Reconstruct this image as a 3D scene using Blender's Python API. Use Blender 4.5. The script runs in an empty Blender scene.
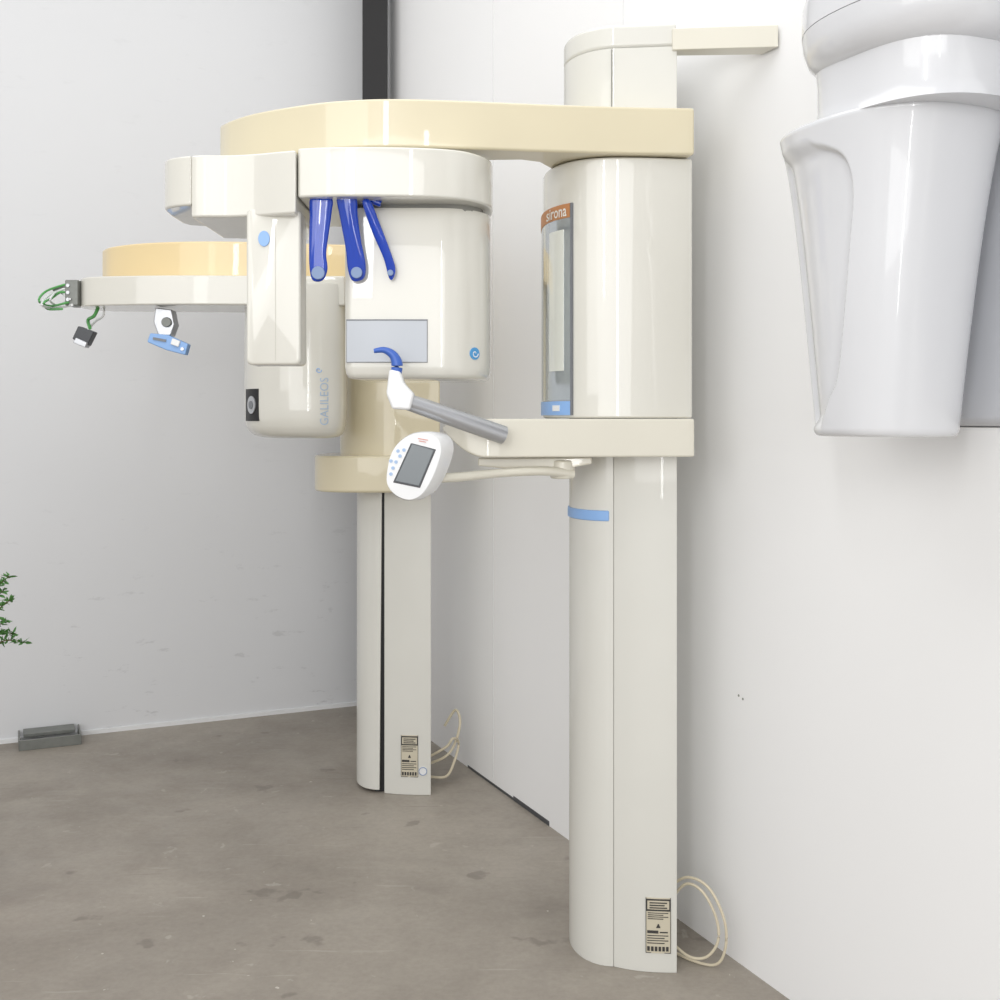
import bpy, bmesh, math, random
from mathutils import Vector
random.seed(4)
F=1134.0; EYE=1.35; HOR=420.0
def P(px,py,Y):   # image pixel coordinates, placed at an estimated depth Y -> metres
    return Vector(((px-500)/F*Y, Y, EYE+(HOR-py)/F*Y))
def SX(px,Y): return (px-500)/F*Y
def SZ(py,Y): return EYE+(HOR-py)/F*Y
# ---------------------------------------------------------------- materials
def srgb(r,g,b):
    f=lambda c:(c/255/12.92) if c/255<=.04045 else ((c/255+.055)/1.055)**2.4
    return (f(r),f(g),f(b),1)
def mat(name,col,rough=.4,metal=0,coat=0,trans=0,noise=.03,scale=6,bump=0,alpha=1):
    m=bpy.data.materials.new(name); m.use_nodes=True
    nt=m.node_tree; b=nt.nodes['Principled BSDF']
    b.inputs['Roughness'].default_value=rough; b.inputs['Metallic'].default_value=metal
    b.inputs['Coat Weight'].default_value=coat; b.inputs['Coat Roughness'].default_value=.03
    b.inputs['Transmission Weight'].default_value=trans
    c=srgb(*col)
    tc=nt.nodes.new('ShaderNodeTexCoord'); n=nt.nodes.new('ShaderNodeTexNoise')
    n.inputs['Scale'].default_value=scale; n.inputs['Detail'].default_value=4
    nt.links.new(tc.outputs['Object'],n.inputs['Vector'])
    mx=nt.nodes.new('ShaderNodeMix'); mx.data_type='RGBA'
    mx.inputs[6].default_value=tuple(max(0,v*(1-noise)) for v in c[:3])+(1,)
    mx.inputs[7].default_value=tuple(min(1,v*(1+noise)) for v in c[:3])+(1,)
    nt.links.new(n.outputs['Fac'],mx.inputs[0]); nt.links.new(mx.outputs[2],b.inputs['Base Color'])
    if bump:
        bp=nt.nodes.new('ShaderNodeBump'); bp.inputs['Strength'].default_value=bump; bp.inputs['Distance'].default_value=.01
        nt.links.new(n.outputs['Fac'],bp.inputs['Height']); nt.links.new(bp.outputs['Normal'],b.inputs['Normal'])
    return m
M={}
M['white']=mat('device_offwhite',(217,215,206),.33,coat=1)
M['col']=mat('device_column_white',(215,214,207),.4,coat=.6)
M['cream']=mat('device_cream',(216,206,177),.35,coat=.8)
M['ivory']=mat('device_ivory',(219,215,201),.35,coat=.7)
M['yellow']=mat('device_yellowed_cream',(230,207,158),.35,coat=.6)
M['mirror']=mat('pale_mirror_glass',(186,193,197),.12,metal=.6,coat=.4)
M['dark']=mat('dark_plastic_gap_shade',(24,24,27),.45)
M['frame']=mat('dark_grey_frame',(70,72,76),.4)
M['mframe']=mat('mid_grey_frame',(118,121,126),.35)
M['seam']=mat('seam_line_grey',(140,140,134),.6)
M['orange']=mat('orange_label',(190,132,86),.55)
M['lettering_white']=mat('lettering_white',(230,227,218),.5)
M['lettering_black']=mat('lettering_black',(60,58,56),.6)
M['lblue']=mat('light_blue_plastic',(140,180,232),.4)
M['pblue']=mat('pale_blue_key',(165,190,222),.5)
M['blue']=mat('blue_acrylic',(2,72,205),.06,coat=.9,trans=.35)
M['bluegrey']=mat('blue_grey_pad',(120,142,180),.4)
M['panel']=mat('brushed_silver_panel',(165,169,175),.32,metal=.18,coat=.15)
M['silver']=mat('silver_tube',(188,190,194),.28,metal=.6,coat=.3)
M['wplast']=mat('white_plastic',(232,233,234),.3,coat=.4)
M['screen']=mat('lcd_screen',(105,112,116),.2,coat=.5)
M['label']=mat('label_paper',(203,195,174),.6)
M['cable']=mat('cream_cable',(210,200,176),.55)
M['green']=mat('green_cable',(90,165,90),.5)
M['black']=mat('black_steel',(16,14,16),.6)
M['metal']=mat('dull_metal',(128,130,126),.45,metal=.4,noise=.2,scale=30)
M['leaf']=mat('leaf_green',(66,116,50),.5,noise=.5,scale=20)
M['pot']=mat('terracotta',(150,85,60),.8)
M['stem']=mat('stem_brown',(90,80,50),.8)
M['lilac']=mat('cool_white_housing',(217,218,221),.26,coat=.8)
M['red']=mat('red_mark',(212,150,142),.6)
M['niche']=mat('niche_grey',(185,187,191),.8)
M['base']=mat('grey_base_plastic',(198,200,205),.45,coat=.2)
def wallmat(name,col,sc):
    m=mat(name,col,.55,noise=.015,scale=sc,bump=.02); return m
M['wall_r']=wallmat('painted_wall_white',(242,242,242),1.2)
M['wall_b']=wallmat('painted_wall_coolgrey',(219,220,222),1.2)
def scuffs(m):
    nt=m.node_tree; b=nt.nodes['Principled BSDF']; src=b.inputs['Base Color'].links[0].from_socket
    tc=nt.nodes.new('ShaderNodeTexCoord'); mp=nt.nodes.new('ShaderNodeMapping'); mp.inputs['Scale'].default_value=(3,3,9)
    n=nt.nodes.new('ShaderNodeTexNoise'); n.inputs['Scale'].default_value=2.2; n.inputs['Detail'].default_value=8; n.inputs['Roughness'].default_value=.7
    r=nt.nodes.new('ShaderNodeValToRGB'); r.color_ramp.elements[0].position=.61; r.color_ramp.elements[0].color=(0,0,0,1)
    r.color_ramp.elements[1].position=.67; r.color_ramp.elements[1].color=(.45,.45,.45,1)
    sx=nt.nodes.new('ShaderNodeSeparateXYZ'); nt.links.new(tc.outputs['Object'],sx.inputs[0])
    mr=nt.nodes.new('ShaderNodeMapRange'); mr.inputs['From Min'].default_value=1.1; mr.inputs['From Max'].default_value=0.0; mr.inputs['To Min'].default_value=.15; mr.inputs['To Max'].default_value=1.0
    nt.links.new(sx.outputs['Z'],mr.inputs['Value'])
    mm=nt.nodes.new('ShaderNodeMath'); mm.operation='MULTIPLY'
    mx=nt.nodes.new('ShaderNodeMix'); mx.data_type='RGBA'; mx.inputs[7].default_value=srgb(170,170,172)
    nt.links.new(tc.outputs['Object'],mp.inputs[0]); nt.links.new(mp.outputs[0],n.inputs['Vector']); nt.links.new(n.outputs['Fac'],r.inputs[0])
    nt.links.new(r.outputs[0],mm.inputs[0]); nt.links.new(mr.outputs[0],mm.inputs[1])
    nt.links.new(mm.outputs[0],mx.inputs[0]); nt.links.new(src,mx.inputs[6]); nt.links.new(mx.outputs[2],b.inputs['Base Color'])
scuffs(M['wall_b'])
def floormat():
    m=bpy.data.materials.new('worn_concrete'); m.use_nodes=True; nt=m.node_tree; b=nt.nodes['Principled BSDF']
    L=nt.links.new; N=nt.nodes.new
    tc=N('ShaderNodeTexCoord')
    def noise(s,d,r,dist=0,vec=None):
        n=N('ShaderNodeTexNoise'); n.inputs['Scale'].default_value=s; n.inputs['Detail'].default_value=d; n.inputs['Roughness'].default_value=r
        n.inputs['Distortion'].default_value=dist; L(vec or tc.outputs['Object'],n.inputs['Vector']); return n.outputs['Fac']
    def ramp(src,p0,c0,p1,c1):
        r=N('ShaderNodeValToRGB'); e=r.color_ramp.elements; e[0].position=p0; e[0].color=c0; e[1].position=p1; e[1].color=c1; L(src,r.inputs[0]); return r.outputs[0]
    def mix(f,a,bb,mode='MIX'):
        x=N('ShaderNodeMix'); x.data_type='RGBA'; x.blend_type=mode
        if isinstance(f,float): x.inputs[0].default_value=f
        else: L(f,x.inputs[0])
        L(a,x.inputs[6])
        if isinstance(bb,tuple): x.inputs[7].default_value=bb
        else: L(bb,x.inputs[7])
        return x.outputs[2]
    def mapped(rot,sc):
        mp=N('ShaderNodeMapping'); mp.inputs['Rotation'].default_value=(0,0,rot); mp.inputs['Scale'].default_value=sc; L(tc.outputs['Object'],mp.inputs[0]); return mp.outputs[0]
    g=lambda v:(v,v,v,1)
    base=ramp(noise(1.2,9,.64,.3),.32,srgb(138,130,120),.68,srgb(170,162,151))
    fine=noise(50,6,.7)
    c=mix(.8,base,ramp(fine,.3,g(.87),.62,g(1.04)),'MULTIPLY')
    c=mix(ramp(noise(2.2,8,.6,.3),.54,g(0),.70,g(.34)),c,srgb(112,104,95))
    c=mix(ramp(noise(7,4,.5),.67,g(0),.71,g(.4)),c,srgb(96,89,82))
    c=mix(ramp(noise(13,4,.55,.6),.68,g(0),.72,g(.35)),c,srgb(196,190,181))
    c=mix(ramp(noise(30,2,.5),.755,g(0),.77,g(.65)),c,srgb(222,217,208))
    c=mix(ramp(noise(3,6,.6,0,mapped(.5,(1,14,1))),.66,g(0),.70,g(.32)),c,srgb(190,183,173))
    c=mix(ramp(noise(3,6,.6,0,mapped(-.9,(1,18,1))),.67,g(0),.71,g(.32)),c,srgb(108,100,92))
    L(c,b.inputs['Base Color'])
    L(ramp(noise(6,5,.6),.3,g(.38),.7,g(.62)),b.inputs['Roughness'])
    bp=N('ShaderNodeBump'); bp.inputs['Strength'].default_value=.08; bp.inputs['Distance'].default_value=.01
    L(fine,bp.inputs['Height']); L(bp.outputs['Normal'],b.inputs['Normal'])
    return m
M['floor']=floormat()
# ---------------------------------------------------------------- builders
WL={}
def empty(name,loc,label,cat):
    o=bpy.data.objects.new(name,None); o.location=loc; o.empty_display_size=.2
    bpy.context.scene.collection.objects.link(o); o['label']=label; o['category']=cat; WL[o.name]=Vector(loc); return o
def make(name,bm,m,parent=None,bevel=0,seg=3,sharp=38,label=None,cat=None,struct=False,bevang=35,smooth=True):
    bmesh.ops.remove_doubles(bm,verts=bm.verts,dist=1e-6)
    bmesh.ops.recalc_face_normals(bm,faces=bm.faces)
    if bevel:
        es=[e for e in bm.edges if len(e.link_faces)==2 and e.calc_face_angle(0)>math.radians(bevang)]
        bmesh.ops.bevel(bm,geom=es,offset=bevel,segments=seg,profile=.5,affect='EDGES',clamp_overlap=False)
        bmesh.ops.recalc_face_normals(bm,faces=bm.faces)
    xs=[v.co.x for v in bm.verts]; ys=[v.co.y for v in bm.verts]; zs=[v.co.z for v in bm.verts]
    org=Vector(((min(xs)+max(xs))/2,(min(ys)+max(ys))/2,min(zs)))
    for v in bm.verts: v.co-=org
    me=bpy.data.meshes.new(name); bm.to_mesh(me); bm.free()
    me.materials.append(M[m] if isinstance(m,str) else m)
    if smooth:
        me.polygons.foreach_set('use_smooth',[True]*len(me.polygons)); me.set_sharp_from_angle(angle=math.radians(sharp))
    o=bpy.data.objects.new(name,me); bpy.context.scene.collection.objects.link(o)
    if smooth and bevel:
        wn=o.modifiers.new('weighted_normal','WEIGHTED_NORMAL'); wn.keep_sharp=True; wn.weight=90
    if parent: o.parent=parent; o.location=org-WL[parent.name]
    else: o.location=org
    WL[o.name]=org
    if label: o['label']=label
    if cat: o['category']=cat
    if struct: o['kind']='structure'
    return o
def prism(bm,ring0,ring1):
    a=[bm.verts.new(p) for p in ring0]; b=[bm.verts.new(p) for p in ring1]; n=len(a)
    bm.faces.new(a); bm.faces.new(b[::-1])
    for i in range(n): bm.faces.new((a[i],b[i],b[(i+1)%n],a[(i+1)%n]))
def plan(pts,z0,z1,bm=None):
    bm=bm or bmesh.new(); prism(bm,[(p[0],p[1],z0) for p in pts],[(p[0],p[1],z1) for p in pts]); return bm
def elev(pts,y0,y1,bm=None,sh=(0,0)):
    bm=bm or bmesh.new(); prism(bm,[(p[0],y0,p[1]) for p in pts],[(p[0]+sh[0],y1,p[1]+sh[1]) for p in pts]); return bm
def pxe(lst,Y): return [(SX(a,Y),SZ(b,Y)) for a,b in lst]
def box(a,b,bm=None):
    return plan([(a[0],a[1]),(b[0],a[1]),(b[0],b[1]),(a[0],b[1])],a[2],b[2],bm)
def loft(rings,bm=None,cap=True):
    bm=bm or bmesh.new(); R=[[bm.verts.new(p) for p in r] for r in rings]; n=len(R[0])
    for i in range(len(R)-1):
        for j in range(n): bm.faces.new((R[i][j],R[i][(j+1)%n],R[i+1][(j+1)%n],R[i+1][j]))
    if cap: bm.faces.new(R[0][::-1]); bm.faces.new(R[-1])
    return bm
def cr(pts,k=8,closed=False):
    pts=[Vector(p) for p in pts]; n=len(pts); out=[]
    for i in range(n if closed else n-1):
        if closed: p0,p1,p2,p3=pts[i-1],pts[i],pts[(i+1)%n],pts[(i+2)%n]
        else: p0,p1,p2,p3=pts[max(i-1,0)],pts[i],pts[i+1],pts[min(i+2,n-1)]
        for s in range(k):
            t=s/k
            out.append(.5*((2*p1)+(p2-p0)*t+(2*p0-5*p1+4*p2-p3)*t*t+(3*p1-p0-3*p2+p3)*t**3))
    if not closed: out.append(pts[-1])
    return out
def cr2(pts,k=6): return [(p.x,p.y) for p in cr([(a,b,0) for a,b in pts],k)]
def tube(pts,r,n=12,k=8,bm=None,smooth=True,flat=1.0):
    c=cr(pts,k) if smooth and len(pts)>2 else [Vector(p) for p in pts]
    rr=r if isinstance(r,(list,tuple)) else [r,r]
    rings=[]; up=Vector((0,0,1))
    for i,p in enumerate(c):
        t=(c[min(i+1,len(c)-1)]-c[max(i-1,0)]).normalized()
        s=t.cross(up)
        if s.length<.05: s=Vector((1,0,0)) if not rings else side
        s=(s-t*s.dot(t)).normalized(); side=s; w=s.cross(t).normalized(); 
        f=i/(len(c)-1)*(len(rr)-1); a=int(min(f,len(rr)-2)); rad=rr[a]+(rr[a+1]-rr[a])*(f-a)
        rings.append([p+(s*math.cos(q)+w*math.sin(q)*flat)*rad for q in [2*math.pi*j/n for j in range(n)]])
    return loft(rings,bm)
def disc(c,nrm,r,h,n=28,bm=None,sx=1,sz=1):
    nrm=Vector(nrm).normalized(); s=nrm.cross(Vector((0,0,1)));
    s=s.normalized() if s.length>.01 else Vector((1,0,0)); w=s.cross(nrm)
    c=Vector(c); ring=lambda q:[q+s*math.cos(a)*r*sx+w*math.sin(a)*r*sz for a in [2*math.pi*i/n for i in range(n)]]
    return loft([ring(c),ring(c+nrm*h)],bm)
def rrect(x0,y0,x1,y1,r,n=6):
    rs=r if isinstance(r,(list,tuple)) else [r]*4
    out=[]
    for (cx,cy,a0),q in zip([(x0,y0,180),(x1,y0,270),(x1,y1,0),(x0,y1,90)],rs):
        ccx=cx+(q if cx==x0 else -q); ccy=cy+(q if cy==y0 else -q)
        for i in range(n+1):
            a=math.radians(a0+90*i/n); out.append((ccx+q*math.cos(a),ccy+q*math.sin(a)))
    return out
def npt(xs,xt,yc,hs,th,e=1.0,off=0):
    def q(t): 
        return Vector((xs-(xs-xt)*abs(math.cos(t))**e, yc+hs*math.copysign(abs(math.sin(t))**e,math.sin(t))))
    p=q(th)
    if off:
        d=q(th+.01)-q(th-.01); d.normalize(); nn=Vector((-d.y,d.x)); 
        p=p+nn*off
    return p
def nose(xb,hb,xs,xt,yc,hs,e=1.0,n=28,xbf=None):
    out=[(xb,yc-hb)]
    out+=[tuple(npt(xs,xt,yc,hs,-math.pi/2+math.pi*i/n,e)) for i in range(n+1)]
    out.append((xbf if xbf is not None else xb,yc+hb)); return out
def strip(prm,t0,t1,z0,z1,off=.003,n=16):
    pts=[npt(*prm[:4],t0+(t1-t0)*i/n,prm[4],off) for i in range(n+1)]
    inn=[npt(*prm[:4],t0+(t1-t0)*i/n,prm[4],-.002) for i in range(n+1)]
    return plan([tuple(p) for p in pts+inn[::-1]],z0,z1)
def text(s,fn,w,h,m,parent,name='lettering',bold=0.0):
    cu=bpy.data.curves.new('t','FONT'); cu.body=s; cu.offset=bold; cu.resolution_u=3
    o=bpy.data.objects.new('t',cu); bpy.context.scene.collection.objects.link(o)
    dg=bpy.context.evaluated_depsgraph_get(); me=bpy.data.meshes.new_from_object(o.evaluated_get(dg))
    bpy.data.objects.remove(o); bm=bmesh.new(); bm.from_mesh(me); bpy.data.meshes.remove(me)
    xs=[v.co.x for v in bm.verts]; ys=[v.co.y for v in bm.verts]
    x0,x1,y0,y1=min(xs),max(xs),min(ys),max(ys)
    for v in bm.verts: v.co=Vector(fn((v.co.x-x0)/(x1-x0)*w,(v.co.y-y0)/(y1-y0)*h))
    return make(name,bm,m,parent,smooth=False)
def S01(x): x=max(0,min(1,x)); return x*x*(3-2*x)
# ---------------------------------------------------------------- room (corner, u along right wall, n out of it)
C=Vector((-.578,5.41)); U=Vector((.4122,-.9111)); NN=Vector((-.9111,-.4122))
def W(t,d,z): 
    q=C+U*t+NN*d; return Vector((q.x,q.y,z))
HT=4.2
def wquad(bm,t0,t1,z0,z1,d0,d1):
    prism(bm,[W(t0,d0,z0),W(t1,d0,z0),W(t1,d0,z1),W(t0,d0,z1)],[W(t0,d1,z0),W(t1,d1,z0),W(t1,d1,z1),W(t0,d1,z1)])
t_o=3.37; SILL=1.336; TOPO=2.15; t_e=5.2
bm=bmesh.new()
wquad(bm,-.15,t_o,0,HT,0,-.3); wquad(bm,t_o,6.5,0,SILL,0,-.3); wquad(bm,t_o,t_e,TOPO,HT,0,-.3); wquad(bm,t_e,6.5,SILL,HT,0,-.3)
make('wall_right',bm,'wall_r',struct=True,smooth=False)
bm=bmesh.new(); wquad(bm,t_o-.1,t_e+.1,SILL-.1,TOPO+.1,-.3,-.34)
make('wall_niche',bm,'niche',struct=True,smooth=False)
bm=bmesh.new(); prism(bm,[W(0,-.3,0),W(0,5.5,0),W(0,5.5,HT),W(0,-.3,HT)],[W(-.15,-.3,0),W(-.15,5.5,0),W(-.15,5.5,HT),W(-.15,-.3,HT)])
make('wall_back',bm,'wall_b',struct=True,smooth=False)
bm=bmesh.new(); prism(bm,[W(-.15,-.4,0),W(7.5,-.4,0),W(7.5,5.5,0),W(-.15,5.5,0)],[W(-.15,-.4,-.1),W(7.5,-.4,-.1),W(7.5,5.5,-.1),W(-.15,5.5,-.1)])
make('floor',bm,'floor',struct=True,smooth=False)
bm=bmesh.new(); prism(bm,[W(0,.0,0),W(0,5.5,0),W(0,5.5,.018),W(0,.0,.018)],[W(.008,0,0),W(.008,5.5,0),W(.008,5.5,.018),W(.008,0,.018)])
make('baseboard_back',bm,'wplast',struct=True,smooth=False)
# dark strips painted as gap shade under panel ends, stepping at the seam
bm=bmesh.new(); wquad(bm,1.10,1.56,0,.009,.0015,0); wquad(bm,1.52,1.80,0,.016,.0016,0); make('base_gap_shade',bm,'frame',struct=True,smooth=False)
bm=bmesh.new()
wquad(bm,1.34,1.345,.03,HT,.0012,0); wquad(bm,2.28,2.284,.0,HT,.0008,0)
make('trim_2',bm,mat('seam_grey',(222,222,222),.7),struct=True,smooth=False)
bm=bmesh.new()
for t,z in [(2.843,.665),(2.86,.66),(2.35,.52)]:
    disc(W(t,0,z),(NN.x,NN.y,0),.003,.001,bm=bm,n=10)
make('trim_3',bm,'seam',struct=True,smooth=False)
bm=bmesh.new()
xa,xb=SX(364.5,5.2),SX(390,5.2)
box((xa,5.0+.0,0),(xb-.004,5.012,HT),bm); box((xa,5.13,0),(xb-.03,5.142,HT),bm); box(((xa+xb)/2-.008,5.012,0),((xa+xb)/2+.004,5.13,HT),bm)
for v in bm.verts: v.co.y+=.12
make('trim_1',bm,'black',struct=True,smooth=False)

# ================================================================ MACHINE 1 (panoramic)
m1=empty('dental_xray_machine',(.30,2.945,0),'off-white panoramic dental x-ray machine with cream arm, blue head supports','dental x-ray machine')
yc=2.945
cp=(.2805,.18,yc,.145,1.0)
def nearY(X): return 2.768+.032*max(0,(.432-X)/.151)**2.6
rear=[(.432,nearY(.432))]+[(.432-.151*i/8,nearY(.432-.151*i/8)) for i in range(1,9)]
colm=make('column',plan(rear+[(.281,yc+.146),(.41,yc+.15)],0,2.05),'col',m1,bevel=.0018,seg=2,bevang=50)
make('column_cover',plan([tuple(npt(*cp[:4],-math.pi/2+math.pi*i/30,1)) for i in range(31)],0.0,2.05),'col',m1,bevel=.0015,seg=2,bevang=50)
bnd=make('accent_band',strip(cp,-1.46,1.2,1.100,1.126,.004),'lblue',m1,bevel=.003,label='slim light blue curved accent band')
make('upper_column',plan(nose(.432,.176,.30,.166,yc,.160,xbf=.41),2.05,2.2635),'col',m1,bevel=.001,seg=1,bevang=50)
make('column_cap',plan(nose(.432,.176,.30,.166,yc,.160,xbf=.41),2.264,2.322),'col',m1,bevel=.010,seg=4,bevang=50)
make('cover_seam',box((SX(611,2.79),2.7825,2.10),(SX(611.7,2.79),2.79,2.26)),'seam',m1)
bp4=[(.42,2.762),(.655,2.668),(.630,2.725),(.42,2.81)]; bzo=[.024,0,0,.024]
bm=bmesh.new(); prism(bm,[(a,b,2.228+o) for (a,b),o in zip(bp4,bzo)],[(a,b,2.280+o) for (a,b),o in zip(bp4,bzo)])
make('wall_bracket',bm,'ivory',m1,bevel=.002)
# carriage with softly bowed side
CG=(.29,.1117,yc,.235,.85)
side_=[(.464-.174*i/8, yc-.235+.020*((.174-.174*i/8)/.174)**2) for i in range(8)]
cpl=side_+nose(.464,.245,.29,.1117,yc,.235,.85,xbf=.36,n=48)[1:]
make('carriage',plan(cpl,1.354,1.979),'white',m1,bevel=.006,bevang=50)
th=math.radians(54)
mir=make('mirror',strip(CG,-th+.02,th,1.398,1.842,.004,24),'mirror',m1,label='tall curved pale mirror glass')
make('mirror_frame',strip(CG,-th-.010,-th+.02,1.362,1.876,.006,4),'mframe',m1)
make('mirror_reflection',strip(CG,-.80,-.46,1.47,1.815,.0056,10),mat('tube_reflection_pale',(222,224,216),.15,coat=.7),m1,bevel=.0012,seg=2,label='pale bar modelled as the reflection of a light tube')  # reflection of a light tube, put on the mirror as a pale strip
lab=make('name_label',strip(CG,-th+.03,th,1.842,1.876,.0052),'orange',m1,label='muted orange label with pale lettering')
def sf(u,v):
    a=-.38; b=-th+.08
    t=a+(b-a)*(u**.85)
    p=npt(*CG[:4],t,CG[4],.0066); return (p.x,p.y,1.8455+v)
text('sirona',sf,1.0,.027,'lettering_white',lab,bold=.012)
il=make('info_label',strip(CG,-th+.02,th,1.362,1.396,.005),'lblue',m1,label='light blue information label')
make('label_print',strip(CG,-.72,-.56,1.372,1.386,.006,3),'wplast',il)
# top arm
near=[(.464,2.70),(.30,2.69),(.094,2.665),(-.10,2.635),(-.254,2.622),(-.38,2.64),(-.48,2.68),(-.60,2.75),(-.675,2.82)]
arm=cr2(near,5)+[(-.705,2.86),(-.715,2.90),(-.69,2.94),(-.60,2.92),(-.45,2.87),(-.25,2.80),(-.05,2.76),(.05,2.755),(.095,2.78),(.13,2.86),(.16,3.0),(.22,3.12),(.36,3.17)]
make('overhead_arm',plan(arm,1.981,2.094),'cream',m1,bevel=.007,bevang=50)
# rotor
r_l=SX(296,2.54)
rt=[(r_l,2.56),(-.36,2.545),(-.2,2.55),(-.10,2.575),(-.05,2.62),(-.022,2.68),(-.018,2.76),(-.03,2.84),(-.09,2.92),(-.2,2.95),(r_l,2.95)]
rotor=make('rotor_arm',plan(cr2(rt,6),1.852,1.964),'white',m1,bevel=.006,bevang=50)
ln=[(r_l-.002,2.546),(-.50,2.560),(-.56,2.582),(-.62,2.594),(-.68,2.594),(-.708,2.600)]
lo=cr2(ln,6)+[(-.708,2.90),(r_l-.002,2.93)]
make('rotor_housing',plan(lo,1.814,1.957),'white',m1,bevel=.006,bevang=60)
le=[(-.7075,2.600),(-.735,2.609),(-.760,2.624),(-.776,2.640),(-.787,2.662),(-.792,2.70)]
lo=cr2(le,5)+[(-.795,2.74),(-.795,2.84),(-.785,2.87),(-.7075,2.90)]
make('rotor_end',plan(lo,1.842,1.957),'white',m1,bevel=.006,bevang=60)
make('rotor_bearing',disc((-.3,2.76,1.955),(0,0,1),.10,.03),'white',m1)
# sensor slab
Ys=2.585
sx0,sx1=SX(246.5,Ys),SX(301,Ys)
def srg(ins,y): return [(a,y,b) for a,b in rrect(sx0+ins,SZ(365,Ys)+ins,sx1-ins,1.83-ins*.2,.012)]
sb=make('sensor_housing',loft([srg(.006,Ys-.004),srg(.003,Ys-.003),srg(.001,Ys-.0005),srg(0,Ys+.003),srg(0,Ys+.07),srg(.02,Ys+.075)]),'white',m1,sharp=50)
make('release_button',disc((SX(264.5,Ys),Ys-.003,SZ(239,Ys)),(0,-1,0),.0155,.004,sx=.85,sz=1.15),'lblue',sb,bevel=.001,label='light blue oval button')
make('seam_line',elev(pxe([(275.5,224),(276.2,224),(276.2,361),(275.5,361)],Ys),Ys-.0045,Ys-.003),mat('soft_seam',(196,193,183),.5),sb,smooth=False)
# big tube head
Yh=2.63
hx0,hxm,hx1=SX(344,Yh),SX(429,Yh),SX(491,2.74)
hz0,hz1=1.446,1.842
rr_=.125; ccx=hx1-rr_; ccy=Yh+rr_
hp_=rrect(hx0,Yh,hx1,Yh+.30,[.02,rr_,.06,.04],16)
ring=lambda s,z:[((hx0+hx1)/2+(a-(hx0+hx1)/2)*s,(Yh+.15)+(b-(Yh+.15))*s,z) for a,b in hp_]
hs=make('tube_head',loft([ring(.90,hz0),ring(.955,hz0+.003),ring(.985,hz0+.012),ring(1,hz0+.028),ring(1,hz1-.006),ring(.992,hz1)]),'white',m1,sharp=50)
make('head_collar',plan(rrect(hx0+.02,Yh+.008,hx1-.02,Yh+.26,.08),hz1-.005,1.855),'seam',m1)
x0p,x1p,z0p,z1p=SX(347,Yh),SX(427,Yh),SZ(362,Yh),SZ(320,Yh)
pts=[(x0p+(x1p-x0p)*i/16,Yh-.003-.0045*math.sin(math.pi*i/16)) for i in range(17)]
make('panel_frame',elev([(x0p-.0015,z0p-.0015),(x1p+.0015,z0p-.0015),(x1p+.0015,z1p+.0015),(x0p-.0015,z1p+.0015)],Yh-.0015,Yh+.002),'mframe',hs,smooth=False)
pp=make('display_panel',plan(pts+[(x1p,Yh+.003),(x0p,Yh+.003)],z0p,z1p),'panel',hs,label='brushed silver-grey rectangular panel')
make('panel_edge',plan([(a,b-.001) for a,b in pts]+[(x1p,Yh+.003),(x0p,Yh+.003)],z1p-.002,z1p+.001),'mframe',hs)
a=math.radians(44); cpt=Vector((ccx+rr_*math.sin(a),ccy-rr_*math.cos(a),SZ(354,2.68))); nr=Vector((math.sin(a),-math.cos(a),0)); tg=Vector((math.cos(a),math.sin(a),0))
em=make('round_emblem',disc(cpt-nr*.001,nr,.0145,.003,n=32),mat('emblem_blue',(80,155,210),.4),hs,label='small solid light blue round emblem')
bm=bmesh.new()
tube([cpt+nr*.0022+(tg*math.cos(math.radians(k))+Vector((0,0,1))*math.sin(math.radians(k)))*(.002+.000022*k) for k in range(0,390,30)],.0013,6,2,bm)
make('swirl_mark',bm,'wplast',em)
# temple supports
def paddle(pts,tip,rt_,Y=2.572,dd=.009,ln_=.14):
    pts=[(p.x,p.y) for p in cr([(a,b,0) for a,b in pts],5,True)]
    e=pxe(pts,Y); zt=max(b for a,b in e); zbm=min(b for a,b in e)
    lean=lambda z:(zt-z)*ln_
    def mid(z):
        xs=[a for a,b in e if abs(b-z)<.012]; return (min(xs)+max(xs))/2
    def ringf(s,y): return [(mid(b)+(a-mid(b))*s, y+lean(b), zbm+(zt-zbm)/2+(b-(zbm+zt)/2)*(1-(1-s)*.18)) for a,b in e]
    o=make('temple_support',loft([ringf(.20,Y-.0014),ringf(.58,Y-.0006),ringf(.84,Y+.0010),ringf(1,Y+.0038),ringf(1,Y+dd-.002),ringf(.90,Y+dd)]),'blue',m1,sharp=60,label='glossy translucent cobalt head support')
    z=SZ(tip[1],Y)
    make('pivot_button',disc((SX(tip[0],Y),Y+lean(z)-.001,z),(0,-1,0),rt_,.004),'bluegrey',o,bevel=.0008,seg=1)
paddle([(311,196),(331,197),(331,212),(328,232),(325,252),(326,268),(321,279),(311,279),(308,266),(308,244),(309,216)],(317,272),.0150,ln_=.10)
paddle([(337,194),(355,195),(357,214),(360,240),(364,262),(362,276),(351,279),(346,268),(344,246),(339,216)],(355,271),.0130,ln_=.17)
paddle([(362,202),(370,200),(379,222),(388,246),(394,266),(391,277),(387,275),(382,256),(371,230)],(389,271),.0070,ln_=.20)
make('support_rail',tube([P(340,196,2.60),P(352,196,2.60),P(370,200,2.60),P(381,204,2.60)],.008,10,6),'blue',m1)
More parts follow.
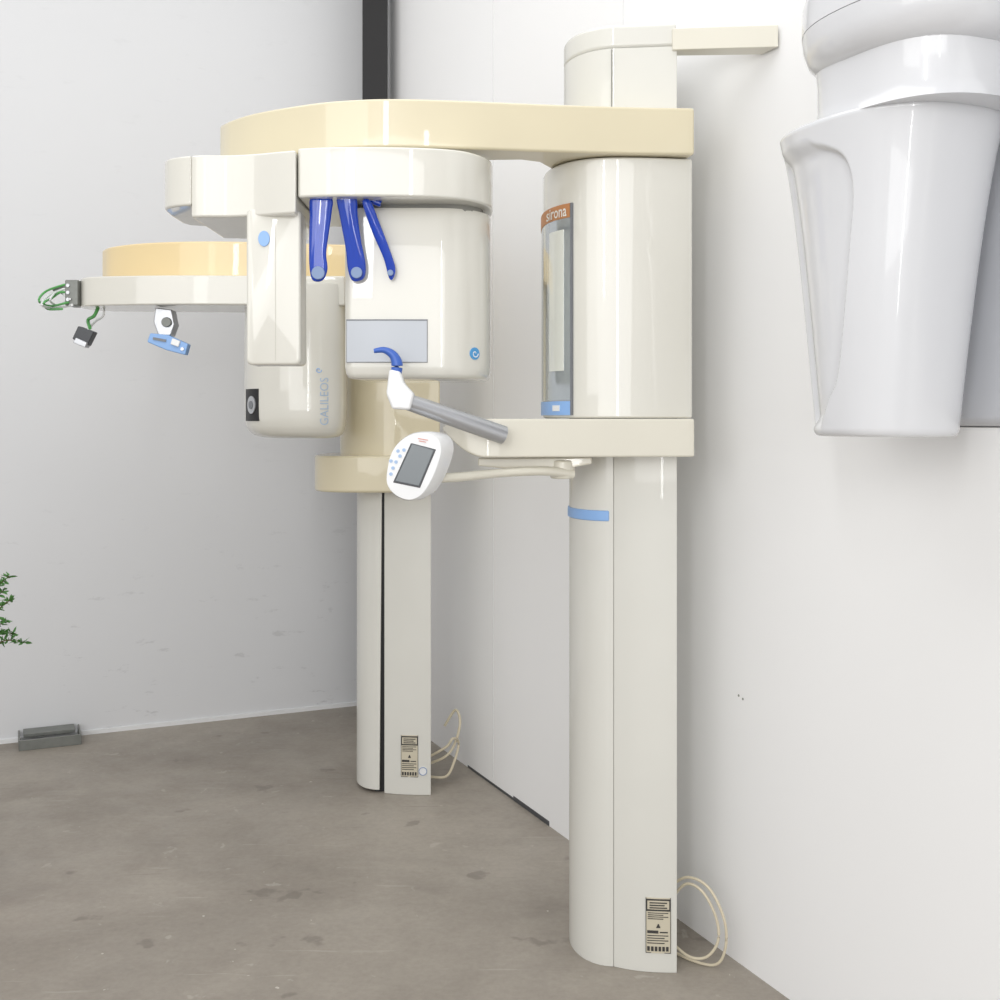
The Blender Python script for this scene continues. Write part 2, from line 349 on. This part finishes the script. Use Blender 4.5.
# lower shelf
bz=SZ(457,2.70); tz=1.353
near_s=[(.464,2.70),(.30,2.69),(.10,2.668),(.0,2.655),(-.05,2.652),(-.09,2.656),(-.115,2.668),(-.130,2.69),(-.137,2.72),(-.13,2.76),(-.10,2.80),(-.02,2.86),(.06,2.95),(.2,3.12)]
so=cr2(near_s,6)+[(.36,3.17)]
bm=bmesh.new(); prism(bm,[(a,b,bz+.062*max(0,min(1,(-.035-a)/.10))**1.8) for a,b in so],[(a,b,tz-.018*max(0,min(1,(-.06-a)/.077))**2) for a,b in so])
make('lower_shelf',bm,'ivory',m1,bevel=.005,bevang=45)
# control arm
bm=elev(pxe([(478,458),(592,457),(592,464),(560,470),(520,470),(478,466)],2.72),2.72,2.76)
make('support_arm',bm,'ivory',m1,bevel=.004,bevang=40)
make('arm_hinge',disc((SX(563,2.72),2.74,SZ(479,2.72)),(0,0,1),.03,.045),'ivory',m1,bevel=.006,bevang=60)
make('control_arm',tube([P(572,474,2.73),P(545,471,2.70),P(500,473,2.66),P(460,477,2.6),P(434,478,2.56)],[.016,.014,.013,.014,.014],12,8,flat=.8),'ivory',m1)
# control panel
Yp=2.50
outl=[(399,441),(412,433),(428,432),(439,438),(442,450),(438,466),(430,484),(421,496),(409,501),(395,496),(386,484),(387,466),(391,452)]
o_=[(p.x,p.y) for p in cr([(a,b,0) for a,b in outl],4,True)]
cx_,cy_=414,467
rings=[]
for (s,dx,dy,Yd) in [(.96,0,0,Yp),(1.0,1,0,Yp+.006),(1.0,7,0,Yp+.035),(.95,12,-1,Yp+.052),(.7,16,-2,Yp+.062)]:
    rings.append([P(cx_+dx+(a-cx_)*s,cy_+dy+(b-cy_)*s,Yp)+Vector((0,Yd-Yp,0)) for a,b in o_])
cpn=make('control_panel',loft(rings),'wplast',m1,label='white rounded operating panel with dark screen')
make('screen',elev(pxe([(412,444),(434,450),(419,486),(395,481)],Yp-.002),Yp-.003,Yp+.002),'screen',cpn,bevel=.001,seg=1)
make('screen_bezel',elev(pxe([(411,443),(436,449.5),(420,488),(393,482.5)],Yp-.001),Yp-.0015,Yp+.002),'frame',cpn,bevel=.001,seg=1)
for (a,b) in [(400,456),(396,462),(393,468),(391,474),(404,450),(398,451),(391,461)]:
    make('button',disc(P(a,b,Yp)+Vector((0,.001,0)),(0,-1,0),.0038,.003,n=16),'pblue',cpn)
bm=bmesh.new()
for a,b,w in [(418,438,10),(419,440.5,7)]: elev(pxe([(a,b),(a+w,b+w*.18),(a+w,b+w*.18+.8),(a,b+.8)],Yp),Yp-.002,Yp+.001,bm)
make('panel_marking',bm,'red',cpn,smooth=False)
# chin rest
make('chin_support_tube',tube([P(401,400,2.52),P(420,406,2.54),P(460,420,2.58),P(503,435,2.63)],[.017,.0195,.021,.022],24,6),'silver',m1,label='silver cylindrical handle tube')
bm=elev(pxe([(389,369),(400,371),(404,383),(414,394),(410,410),(392,409),(386,394)],2.50),2.50,2.545)
make('bite_mount',bm,'wplast',m1,bevel=.006,bevang=20)
make('bite_hook',tube([P(374,351,2.515),P(384,350,2.515),P(393,355,2.515),P(397,364,2.515),P(396,374,2.515)],[.005,.007,.010,.013,.012],12,6),mat('cobalt_plastic',(60,100,185),.35),m1,label='small blue bite hook')
# type label
def cf(u,v,d): 
    X=SX(645,2.785)+u; return Vector((X,nearY(X)-d,v))
def quad3(bm,f,u0,u1,v0,v1,d):
    prism(bm,[f(u0,v0,d),f(u1,v0,d),f(u1,v1,d),f(u0,v1,d)],[f(u0,v0,-.001),f(u1,v0,-.001),f(u1,v1,-.001),f(u0,v1,-.001)])
zb,zt=SZ(951,2.78),SZ(896,2.78); LW=.0605; H=zt-zb
def type_label(f,w,h,z0,parent):
    bm=bmesh.new(); 
    for k in range(6): quad3(bm,f,w*k/6,w*(k+1)/6,z0,z0+h,.0015)
    l=make('type_label',bm,'label',parent,smooth=False,label='small printed type plate label')
    bm=bmesh.new()
    D=.0028
    quad3(bm,f,w*.02,w*.98,z0+h*.95,z0+h*.98,D); quad3(bm,f,w*.02,w*.98,z0+h*.76,z0+h*.79,D)
    quad3(bm,f,w*.02,w*.06,z0+h*.78,z0+h*.98,D); quad3(bm,f,w*.94,w*.98,z0+h*.78,z0+h*.98,D)
    for k in range(3): quad3(bm,f,w*.15,w*(.85-.1*(k%2)),z0+h*(.90-.045*k),z0+h*(.92-.045*k),D)
    for k in range(4): quad3(bm,f,w*.08,w*(.9-.2*(k%2)),z0+h*(.72-.035*k),z0+h*(.733-.035*k),D)
    quad3(bm,f,w*.06,w*.5,z0+h*.36,z0+h*.41,D); quad3(bm,f,w*.56,w*.88,z0+h*.37,z0+h*.39,D)
    for k in range(4): quad3(bm,f,w*.06,w*(.9-.15*(k%2)),z0+h*(.31-.045*k),z0+h*(.325-.045*k),D)
    for k in range(6): quad3(bm,f,w*(.06+.15*k),w*(.16+.15*k),z0+h*.04,z0+h*.12,D)
    for k in range(5): quad3(bm,f,w*(.42+.014*k),w*(.58-.014*k),z0+h*(.46+.014*k),z0+h*(.474+.014*k),D)
    quad3(bm,f,0,w,z0,z0+h*.012,.0024); quad3(bm,f,0,w*.02,z0,z0+h,.0024); quad3(bm,f,w*.98,w,z0,z0+h,.0024)
    make('label_print',bm,'lettering_black',l,smooth=False)
type_label(cf,LW,H,zb,m1)
make('power_cable',tube([(.43,2.86,.14),(.465,2.835,.19),(.50,2.80,.185),(.53,2.785,.13),(.535,2.78,.075),(.51,2.79,.03),(.47,2.81,.02),(.43,2.85,.04),(.41,2.90,.06)],.0035,8,8),'cable',m1)
make('power_cable',tube([(.43,2.87,.17),(.47,2.84,.205),(.515,2.80,.195),(.548,2.775,.13),(.552,2.775,.06),(.53,2.79,.01),(.47,2.83,.005),(.42,2.9,.006)],.0035,8,8),'cable',m1)

# ================================================================ MACHINE 2
yc2=4.24
m2=empty('dental_xray_machine.001',(-.38,yc2,0),'off-white volume dental scanner with yellowed arm and hanging head','dental x-ray machine')
xr=SX(431,4.08)
x384=SX(384,4.09)
rear2=[(xr+(x384-xr)*i/8,4.078+.022*(i/8)**2.6) for i in range(9)]
make('column',plan(rear2+[(x384,4.39),(xr-.02,4.38)],0,2.28),'col',m2,bevel=.003,bevang=50)
xt2=SX(357,4.24)
bot=[tuple(npt(SX(379.5,4.10),xt2,yc2,.14,-math.pi/2+math.pi*i/30,1)) for i in range(31)]
top=[tuple(npt(SX(384.5,4.10),xt2+.004,yc2,.14,-math.pi/2+math.pi*i/30,1)) for i in range(31)]
bm=bmesh.new(); prism(bm,[(a,b,.012) for a,b in bot],[(a,b,2.28) for a,b in top])
make('column_cover',bm,'col',m2,bevel=.002,seg=2,bevang=50,label='curved front cover standing slightly open at the base')
make('cover_gap_shade',box((SX(379.5,4.10)-.02,4.122,.0),(x384+.02,4.36,2.2)),'dark',m2)  # near-black core puts the shade of the open gap into colour
make('carriage',plan(nose(SX(440,4.05),.18,SX(395,4.0),SX(341,yc2),yc2,.20,.85,xbf=-.30),1.20,1.86),'cream',m2,bevel=.006,bevang=50)
make('lower_shelf',plan(nose(SX(436,4.0),.235,SX(386,4.0),SX(318,yc2),yc2,.25,.6,xbf=-.30),SZ(493,3.99),SZ(456,3.99)),'cream',m2,bevel=.010,bevang=50)
make('shelf_latch',box((SX(317,4.1)-.003,4.09,SZ(480,4.1)),(SX(317,4.1)+.03,4.13,SZ(458,4.1))),'frame',m2,bevel=.003)
t2=[(-.21,3.97),(-.55,3.95),(-.85,3.89),(-1.06,3.88),(-1.24,3.92),(-1.37,4.00),(-1.43,4.08),(-1.40,4.2),(-1.2,4.3),(-.8,4.36),(-.3,4.38)]
make('overhead_arm',plan(cr2(t2[:7],5)+t2[7:],1.838,1.962),'yellow',m2,bevel=.008,bevang=50)
r2=[(SX(345,3.85),3.84),(-.8,3.83),(-1.1,3.82),(-1.36,3.85),(-1.44,3.90),(-1.45,3.98),(-1.38,4.06),(-.9,4.1),(SX(345,3.85),4.1)]
ro2=make('rotor_arm',plan(cr2(r2[:7],5)+r2[7:],1.738,1.838),'white',m2,bevel=.006,bevang=50)
make('end_connector',box((SX(67,3.9),3.88,1.742),(SX(80,3.9),3.96,1.83)),'metal',m2,bevel=.004)
for k in range(3):
    make('connector_pin',disc((SX(69.5,3.9)+.003,3.881,1.762+.024*k),(0,-1,0),.006,.006,n=12),'silver',m2)
hp=[(-.882,3.97),(-.873,3.89),(-.82,3.815),(-.72,3.775),(-.61,3.785),(-.550,3.83),(-.535,3.91),(-.55,4.02),(-.65,4.1),(-.8,4.08)]
hpl=[(p.x,p.y) for p in cr([(a,b,0) for a,b in hp],8,True)]
hcx,hcy=-.70,3.94
rg=[]
for z,s in [(1.288,.60),(1.291,.74),(1.298,.85),(1.310,.92),(1.33,.97),(1.36,.995),(1.40,1.0),(1.6,1.0),(1.80,.99),(1.81,.97)]:
    rg.append([(hcx+(a-hcx)*s+ (1-s)*.05,hcy+(b-hcy)*s,z) for a,b in hpl])
h2=make('tube_head',loft(rg),'white',m2)
def surfY(X):
    pts=sorted([q for q in hpl if q[1]<3.965],key=lambda q:q[0])
    for (a,b),(c,d) in zip(pts,pts[1:]):
        if a<=X<=c: return b+(d-b)*(X-a)/max(1e-6,c-a)
    return pts[0][1]
def wrapstrip(x0,x1,z0,z1,off,n=10):
    xs=[x0+(x1-x0)*i/n for i in range(n+1)]
    return plan([(x-off*.7,surfY(x)-off) for x in xs]+[(x+.004,surfY(x)+.006) for x in xs[::-1]],z0,z1)
wn=make('window',wrapstrip(-.870,-.810,SZ(421,3.85),SZ(389,3.85),.0008),'dark',h2,label='inset dark aperture window')
lx=-.838; ly=surfY(lx)
make('window_lens',disc((lx,ly-.0005,SZ(405,3.85)),(-.70,-.71,0),.030,.004,n=28,sx=.75),'silver',wn,label='round metallic lens inside the window')
make('lens_ring',disc((lx-.003,ly-.0035,SZ(405,3.85)),(-.70,-.71,0),.014,.002,n=24,sx=.8),'mframe',wn)
def gl(u,v):
    X=SX(328,3.79)-v
    return (X,surfY(X)-.003,SZ(425,3.79)+u)
text('GALILEOS',gl,.158,.026,mat('lettering_blue',(168,188,212),.5),h2,bold=-.006)
bm=bmesh.new(); xq=SX(319,3.79); q0=Vector((xq,surfY(xq)-.004,SZ(370,3.79)))
tube([q0+Vector((math.cos(math.radians(k))*(.003+.00002*k),0,math.sin(math.radians(k))*(.003+.00002*k))) for k in range(0,400,40)],.0014,6,3,bm)
make('swirl_emblem',bm,'lblue',h2)
make('holder_mount',elev(pxe([(157,308),(173,310),(176,325),(172,336),(160,336),(155,322)],3.9),3.88,3.94),'silver',m2,bevel=.004)
make('holder_joint',disc((SX(166,3.87),3.885,SZ(322,3.87)),(0,-1,0),.017,.015),'metal',m2,bevel=.003)
make('holder_block',elev(pxe([(150,333),(168,335),(188,344),(185,355),(166,350),(147,342)],3.86),3.86,3.90),'lblue',m2,bevel=.004,label='light blue plastic holder block')
make('holder_clip',elev(pxe([(172,338),(180,341),(178,347),(170,344)],3.85),3.852,3.87),'wplast',m2,bevel=.002)
make('holder_slot',elev(pxe([(153,337),(166,339.5),(165.5,342),(152.5,339.5)],3.855),3.856,3.87),'mframe',m2)
make('holder_screw',disc((SX(182.5,3.86),3.861,SZ(349,3.86)),(0,-1,0),.006,.005,n=14),'silver',m2)
for col,pts,r in [('green',[(78,282),(60,286),(45,292),(39,301),(50,306),(66,303),(78,300)],.004),('wplast',[(80,286),(64,289),(48,296),(42,305),(55,308),(72,305)],.0045),('green',[(76,296),(62,292),(52,298),(44,303),(48,309),(62,309)],.004),
                  ('wplast',[(76,290),(66,296),(58,291),(50,300),(58,305),(70,299)],.0035),
                  ('green',[(98,308),(94,316),(88,320),(90,328)],.006),('wplast',[(104,308),(103,316),(95,322),(88,330)],.004),('metal',[(79,290),(66,287),(54,290)],.006)]:
    make('cable',tube([P(a,b,3.93+.012*i*(-1)**i) for i,(a,b) in enumerate(pts)],r,8,6),col,m2)
make('cable_connector',elev(pxe([(79,326),(95,332),(88,346),(73,339)],3.9),3.89,3.93),'frame',m2,bevel=.004)
make('connector_shell',elev(pxe([(78,338),(89,343),(87,348),(75,343)],3.9),3.88,3.92),'silver',m2,bevel=.002)
def cf2(u,v,d):
    X=SX(401,4.085)+u; i=(X-xr)/(x384-xr); return Vector((X,4.078+.022*max(0,i)**2.6-d,v))
type_label(cf2,.062,.150,SZ(777,4.08),m2)
sk=make('round_sticker',disc((SX(423,4.08),4.0785,SZ(771,4.08)),(0,-1,0),.016,.002),'wplast',m2)
bm=bmesh.new(); c0=Vector((SX(423,4.08),4.076,SZ(771,4.08)))
tube([c0+Vector((math.cos(q)*.014,0,math.sin(q)*.014)) for q in [math.radians(k) for k in range(0,361,30)]],.0014,6,2,bm)
make('sticker_ring',bm,'bluegrey',sk)
make('power_cable',tube([(xr-.02,4.2,.10),(xr+.05,4.2,.14),(-.175,4.2,.17),(-.155,4.25,.14),(-.17,4.22,.08),(-.20,4.2,.03),(xr-.02,4.2,.03)],.005,8,8),'cable',m2)
make('power_cable',tube([(xr-.02,4.22,.07),(-.20,4.22,.10),(-.165,4.24,.15),(-.15,4.26,.22),(-.17,4.3,.25),(-.21,4.3,.19)],.005,8,8),'cable',m2)

# ================================================================ wall-hung housing
m3=empty('dental_unit_housing',W(3.56,.18,1.32),'glossy white sculpted machine housing with domed top and grey base','machine housing')
def sup(t,d,a,b,z,n=64,e=.78):
    out=[]
    for i in range(n):
        q=2*math.pi*i/n; c,s=math.cos(q),math.sin(q)
        out.append(W(t+a*math.copysign(abs(c)**e,c), d+b*math.copysign(abs(s)**e,s), z))
    return out
ecurve=cr([(0,104,0),(.05,102,0),(.10,95,0),(.20,86,0),(.40,79,0),(.60,74,0),(.76,71,0),(.86,76,0),(.92,90,0),(1,102,0)],12)
def edge_at(f):
    for p,q in zip(ecurve,ecurve[1:]):
        if p.x<=f<=q.x: return p.y+(q.y-p.y)*(f-p.x)/max(1e-6,q.x-p.x)
    return ecurve[-1].y
Z0,Z1=1.32,1.886
def secs(z):
    f=max(0,min(1,(z-Z0)/(Z1-Z0)))
    a=.117+.070*f**1.1+.012*f**6; b=.118+.038*f+.012*f**6; return 3.550+.010*f**1.3,.190+.003*f,a,b,f
rg=[]; NZ=130; NA=480
zs=[Z0,Z0+.002,Z0+.006]+[Z0+.012+(Z1-.008-Z0-.012)*i/NZ for i in range(NZ+1)]+[Z1-.005,Z1-.002,Z1]
kk={0:.93,1:.965,2:.988,len(zs)-3:.99,len(zs)-2:.975,len(zs)-1:.95}
for iz,z in enumerate(zs):
    t,d,a,b,f=secs(z); k=kk.get(iz,1); E=edge_at(f); row=[]
    for i in range(NA):
        q=360*i/NA; x=q-E; g=0
        if 0<x<80:
            g=.013*S01(x/2.2)*(1-S01((q-136)/9))
            g*=(1-S01((f-.89)/.06))*S01((f-.02)/.05)
        r=math.radians(q); c,s=math.cos(r),math.sin(r)
        row.append(W(t+(a*k-g)*math.copysign(abs(c)**.78,c), d+(b*k-g)*math.copysign(abs(s)**.78,s), z))
    rg.append(row)
body=make('body_shell',loft(rg),'lilac',m3,sharp=70,label='tapered glossy shell with long recessed side panel')
TT=3.64
rg=[sup(TT-.01,.19,a,b,z) for a,b,z in [(.186,.158,1.880),(.178,.152,1.892),(.172,.150,1.91),(.172,.15,1.96),(.176,.152,1.990)]]
make('neck',loft(rg),'lilac',m3)
rg=[sup(TT,.19,a,b,z,e=.9) for a,b,z in [(.165,.145,1.975),(.185,.162,1.983),(.203,.176,2.0),(.214,.183,2.025),(.218,.185,2.052)]]
make('dome_lower',loft(rg),'lilac',m3)
rg=[sup(TT,.19,a,b,z,e=.9) for a,b,z in [(.2185,.185,2.0535),(.218,.184,2.10),(.20,.17,2.16),(.16,.14,2.21),(.10,.09,2.235),(.03,.03,2.24)]]
make('dome_top',loft(rg),'lilac',m3)
make('added_wall_mount',loft([[W(3.25,0,1.55),W(3.36,0,1.55),W(3.36,0,1.8),W(3.25,0,1.8)],[W(3.42,.08,1.55),W(3.5,.08,1.55),W(3.5,.08,1.8),W(3.42,.08,1.8)]]),'frame',m3)  # added plate, unseen behind the housing, so that it joins the wall
bm=bmesh.new(); wquad(bm,3.46,4.02,1.338,1.90,.02,-.26)
make('rear_base',bm,'base',m3,bevel=.02,seg=4,label='grey base block resting on the wall ledge')

# ================================================================ floor bracket
fb=empty('metal_floor_bracket',(SX(49,4.66),4.70,0),'small dull metal channel bracket on the concrete by the wall','bracket')
def fbp(s,d,z): 
    base=Vector((C.x,C.y,0))+Vector((NN.x,NN.y,0))*s+Vector((U.x,U.y,0))*d; base.z=z; return base
bm=bmesh.new(); s0,s1=1.345,1.585
prism(bm,[fbp(s0,.15,0),fbp(s0,.15,.042),fbp(s0,.142,.042),fbp(s0,.142,.006),fbp(s0,.02,.006),fbp(s0,.02,0)],[fbp(s1,.15,0),fbp(s1,.15,.042),fbp(s1,.142,.042),fbp(s1,.142,.006),fbp(s1,.02,.006),fbp(s1,.02,0)])
make('bracket_body',bm,'metal',fb,bevel=.001,seg=1)
bm=bmesh.new(); prism(bm,[fbp(s0+.02,.08,.035),fbp(s0+.02,.08,.05),fbp(s0+.02,.01,.055),fbp(s0+.02,.01,.04)],[fbp(s1-.02,.08,.035),fbp(s1-.02,.08,.05),fbp(s1-.02,.01,.055),fbp(s1-.02,.01,.04)])
make('bracket_plate',bm,'metal',fb,bevel=.002)
for s in (s0,s1-.006):
    bm=bmesh.new(); prism(bm,[fbp(s,.15,0),fbp(s,.15,.042),fbp(s,.01,.05),fbp(s,.01,0)],[fbp(s+.006,.15,0),fbp(s+.006,.15,.042),fbp(s+.006,.01,.05),fbp(s+.006,.01,0)])
    make('side_plate',bm,'metal',fb)

# ================================================================ plant
Yq=3.1
pl=empty('potted_plant',(-1.60,Yq,0),'leafy green potted plant with small leaves on thin stems','plant')
make('pot',loft([[( -1.60+r*math.cos(a),Yq+r*math.sin(a),z) for a in [2*math.pi*i/32 for i in range(32)]] for r,z in [(.09,0),(.13,.25),(.145,.25),(.145,.29),(.125,.29),(.12,.26)]]),'pot',pl)
bm=bmesh.new(); bl=bmesh.new()
def leaf(p,d,L):
    d=d.normalized(); s=d.cross(Vector((random.uniform(-1,1),random.uniform(-1,1),random.uniform(-.3,1)))).normalized()
    n=d.cross(s); pts=[p,p+d*L*.35+s*L*.19+n*L*.05,p+d*L*.7+s*L*.14,p+d*L,p+d*L*.7-s*L*.14,p+d*L*.35-s*L*.19+n*L*.05]
    vs=[bl.verts.new(q) for q in pts]; m_=bl.verts.new(p+d*L*.45-n*L*.06)
    for i in range(6): bl.faces.new((vs[i],vs[(i+1)%6],m_))
tips=[P(24,642,Yq),P(10,600,Yq),P(9,576,Yq),P(16,634,Yq),P(4,590,Yq),P(6,620,Yq)]
for i in range(12): tips.append(Vector((-1.62+random.uniform(-.35,.16),Yq+random.uniform(-.3,.3),random.uniform(.75,.95))))
for i,tp in enumerate(tips):
    b0=Vector((-1.60+random.uniform(-.04,.04),Yq+random.uniform(-.04,.04),.25))
    mid_=Vector((-1.60+(tp.x+1.6)*.3,Yq+(tp.y-Yq)*.4,tp.z*.72+.03)); mid2=mid_.lerp(tp,.6)+Vector((0,0,.06 if i in(0,3) else .02))
    c=cr([b0,mid_,mid2,tp],10); tube([b0,mid_,mid2,tp],[.004,.0025,.0012],6,6,bm)
    for j,p in enumerate(c[8:]):
        for k in range(4): leaf(p,Vector((random.uniform(-1,1),random.uniform(-1,1),random.uniform(-.6,.9))),random.uniform(.013,.024))
make('stem',bm,'stem',pl)['kind']='stuff'
me_=make('foliage',bl,'leaf',pl,smooth=False); me_['kind']='stuff'

# ================================================================ lights, world, camera
def area(name,loc,target,sx,sy,e,col=(1,1,1)):
    l=bpy.data.lights.new(name,'AREA'); l.shape='RECTANGLE'; l.size=sx; l.size_y=sy; l.energy=e; l.color=col
    o=bpy.data.objects.new(name,l); o.location=loc; o.rotation_euler=(Vector(target)-Vector(loc)).to_track_quat('-Z','Y').to_euler()
    bpy.context.scene.collection.objects.link(o); return o
area('window_light',(-3.0,-1.4,2.6),(-.3,4.0,1.3),2.2,2.2,34,(1,.99,.97))
area('ceiling_light',(-.9,2.2,4.1),(-.9,2.6,0),3.0,3.0,46)
area('highlight_strip',(-1.0,-1.6,3.2),(-.2,3.0,1.3),.22,2.2,26)  # added upright strip behind camera, stands for a tall window in the highlights
area('highlight_strip_b',(.5,-2.2,2.0),(.1,3.0,1.4),.12,2.4,12)  # second added strip behind camera, narrow for a crisp highlight line
area('fill_light',(-.6,-3.4,2.1),(.3,3.0,.4),4.2,2.6,90)  # fill added behind the camera to light the right wall evenly
w=bpy.data.worlds.new('world'); bpy.context.scene.world=w; w.use_nodes=True
bg=w.node_tree.nodes['Background']; bg.inputs[0].default_value=(1,.997,.995,1); bg.inputs[1].default_value=.67
cam=bpy.data.cameras.new('camera'); cam.sensor_width=36; cam.lens=36*F/1000; cam.shift_y=-.08; cam.clip_start=.05
co=bpy.data.objects.new('camera',cam); co.location=(0,0,EYE); co.rotation_euler=(math.pi/2,0,0)
bpy.context.scene.collection.objects.link(co); bpy.context.scene.camera=co
bpy.context.scene.view_settings.view_transform='Standard'
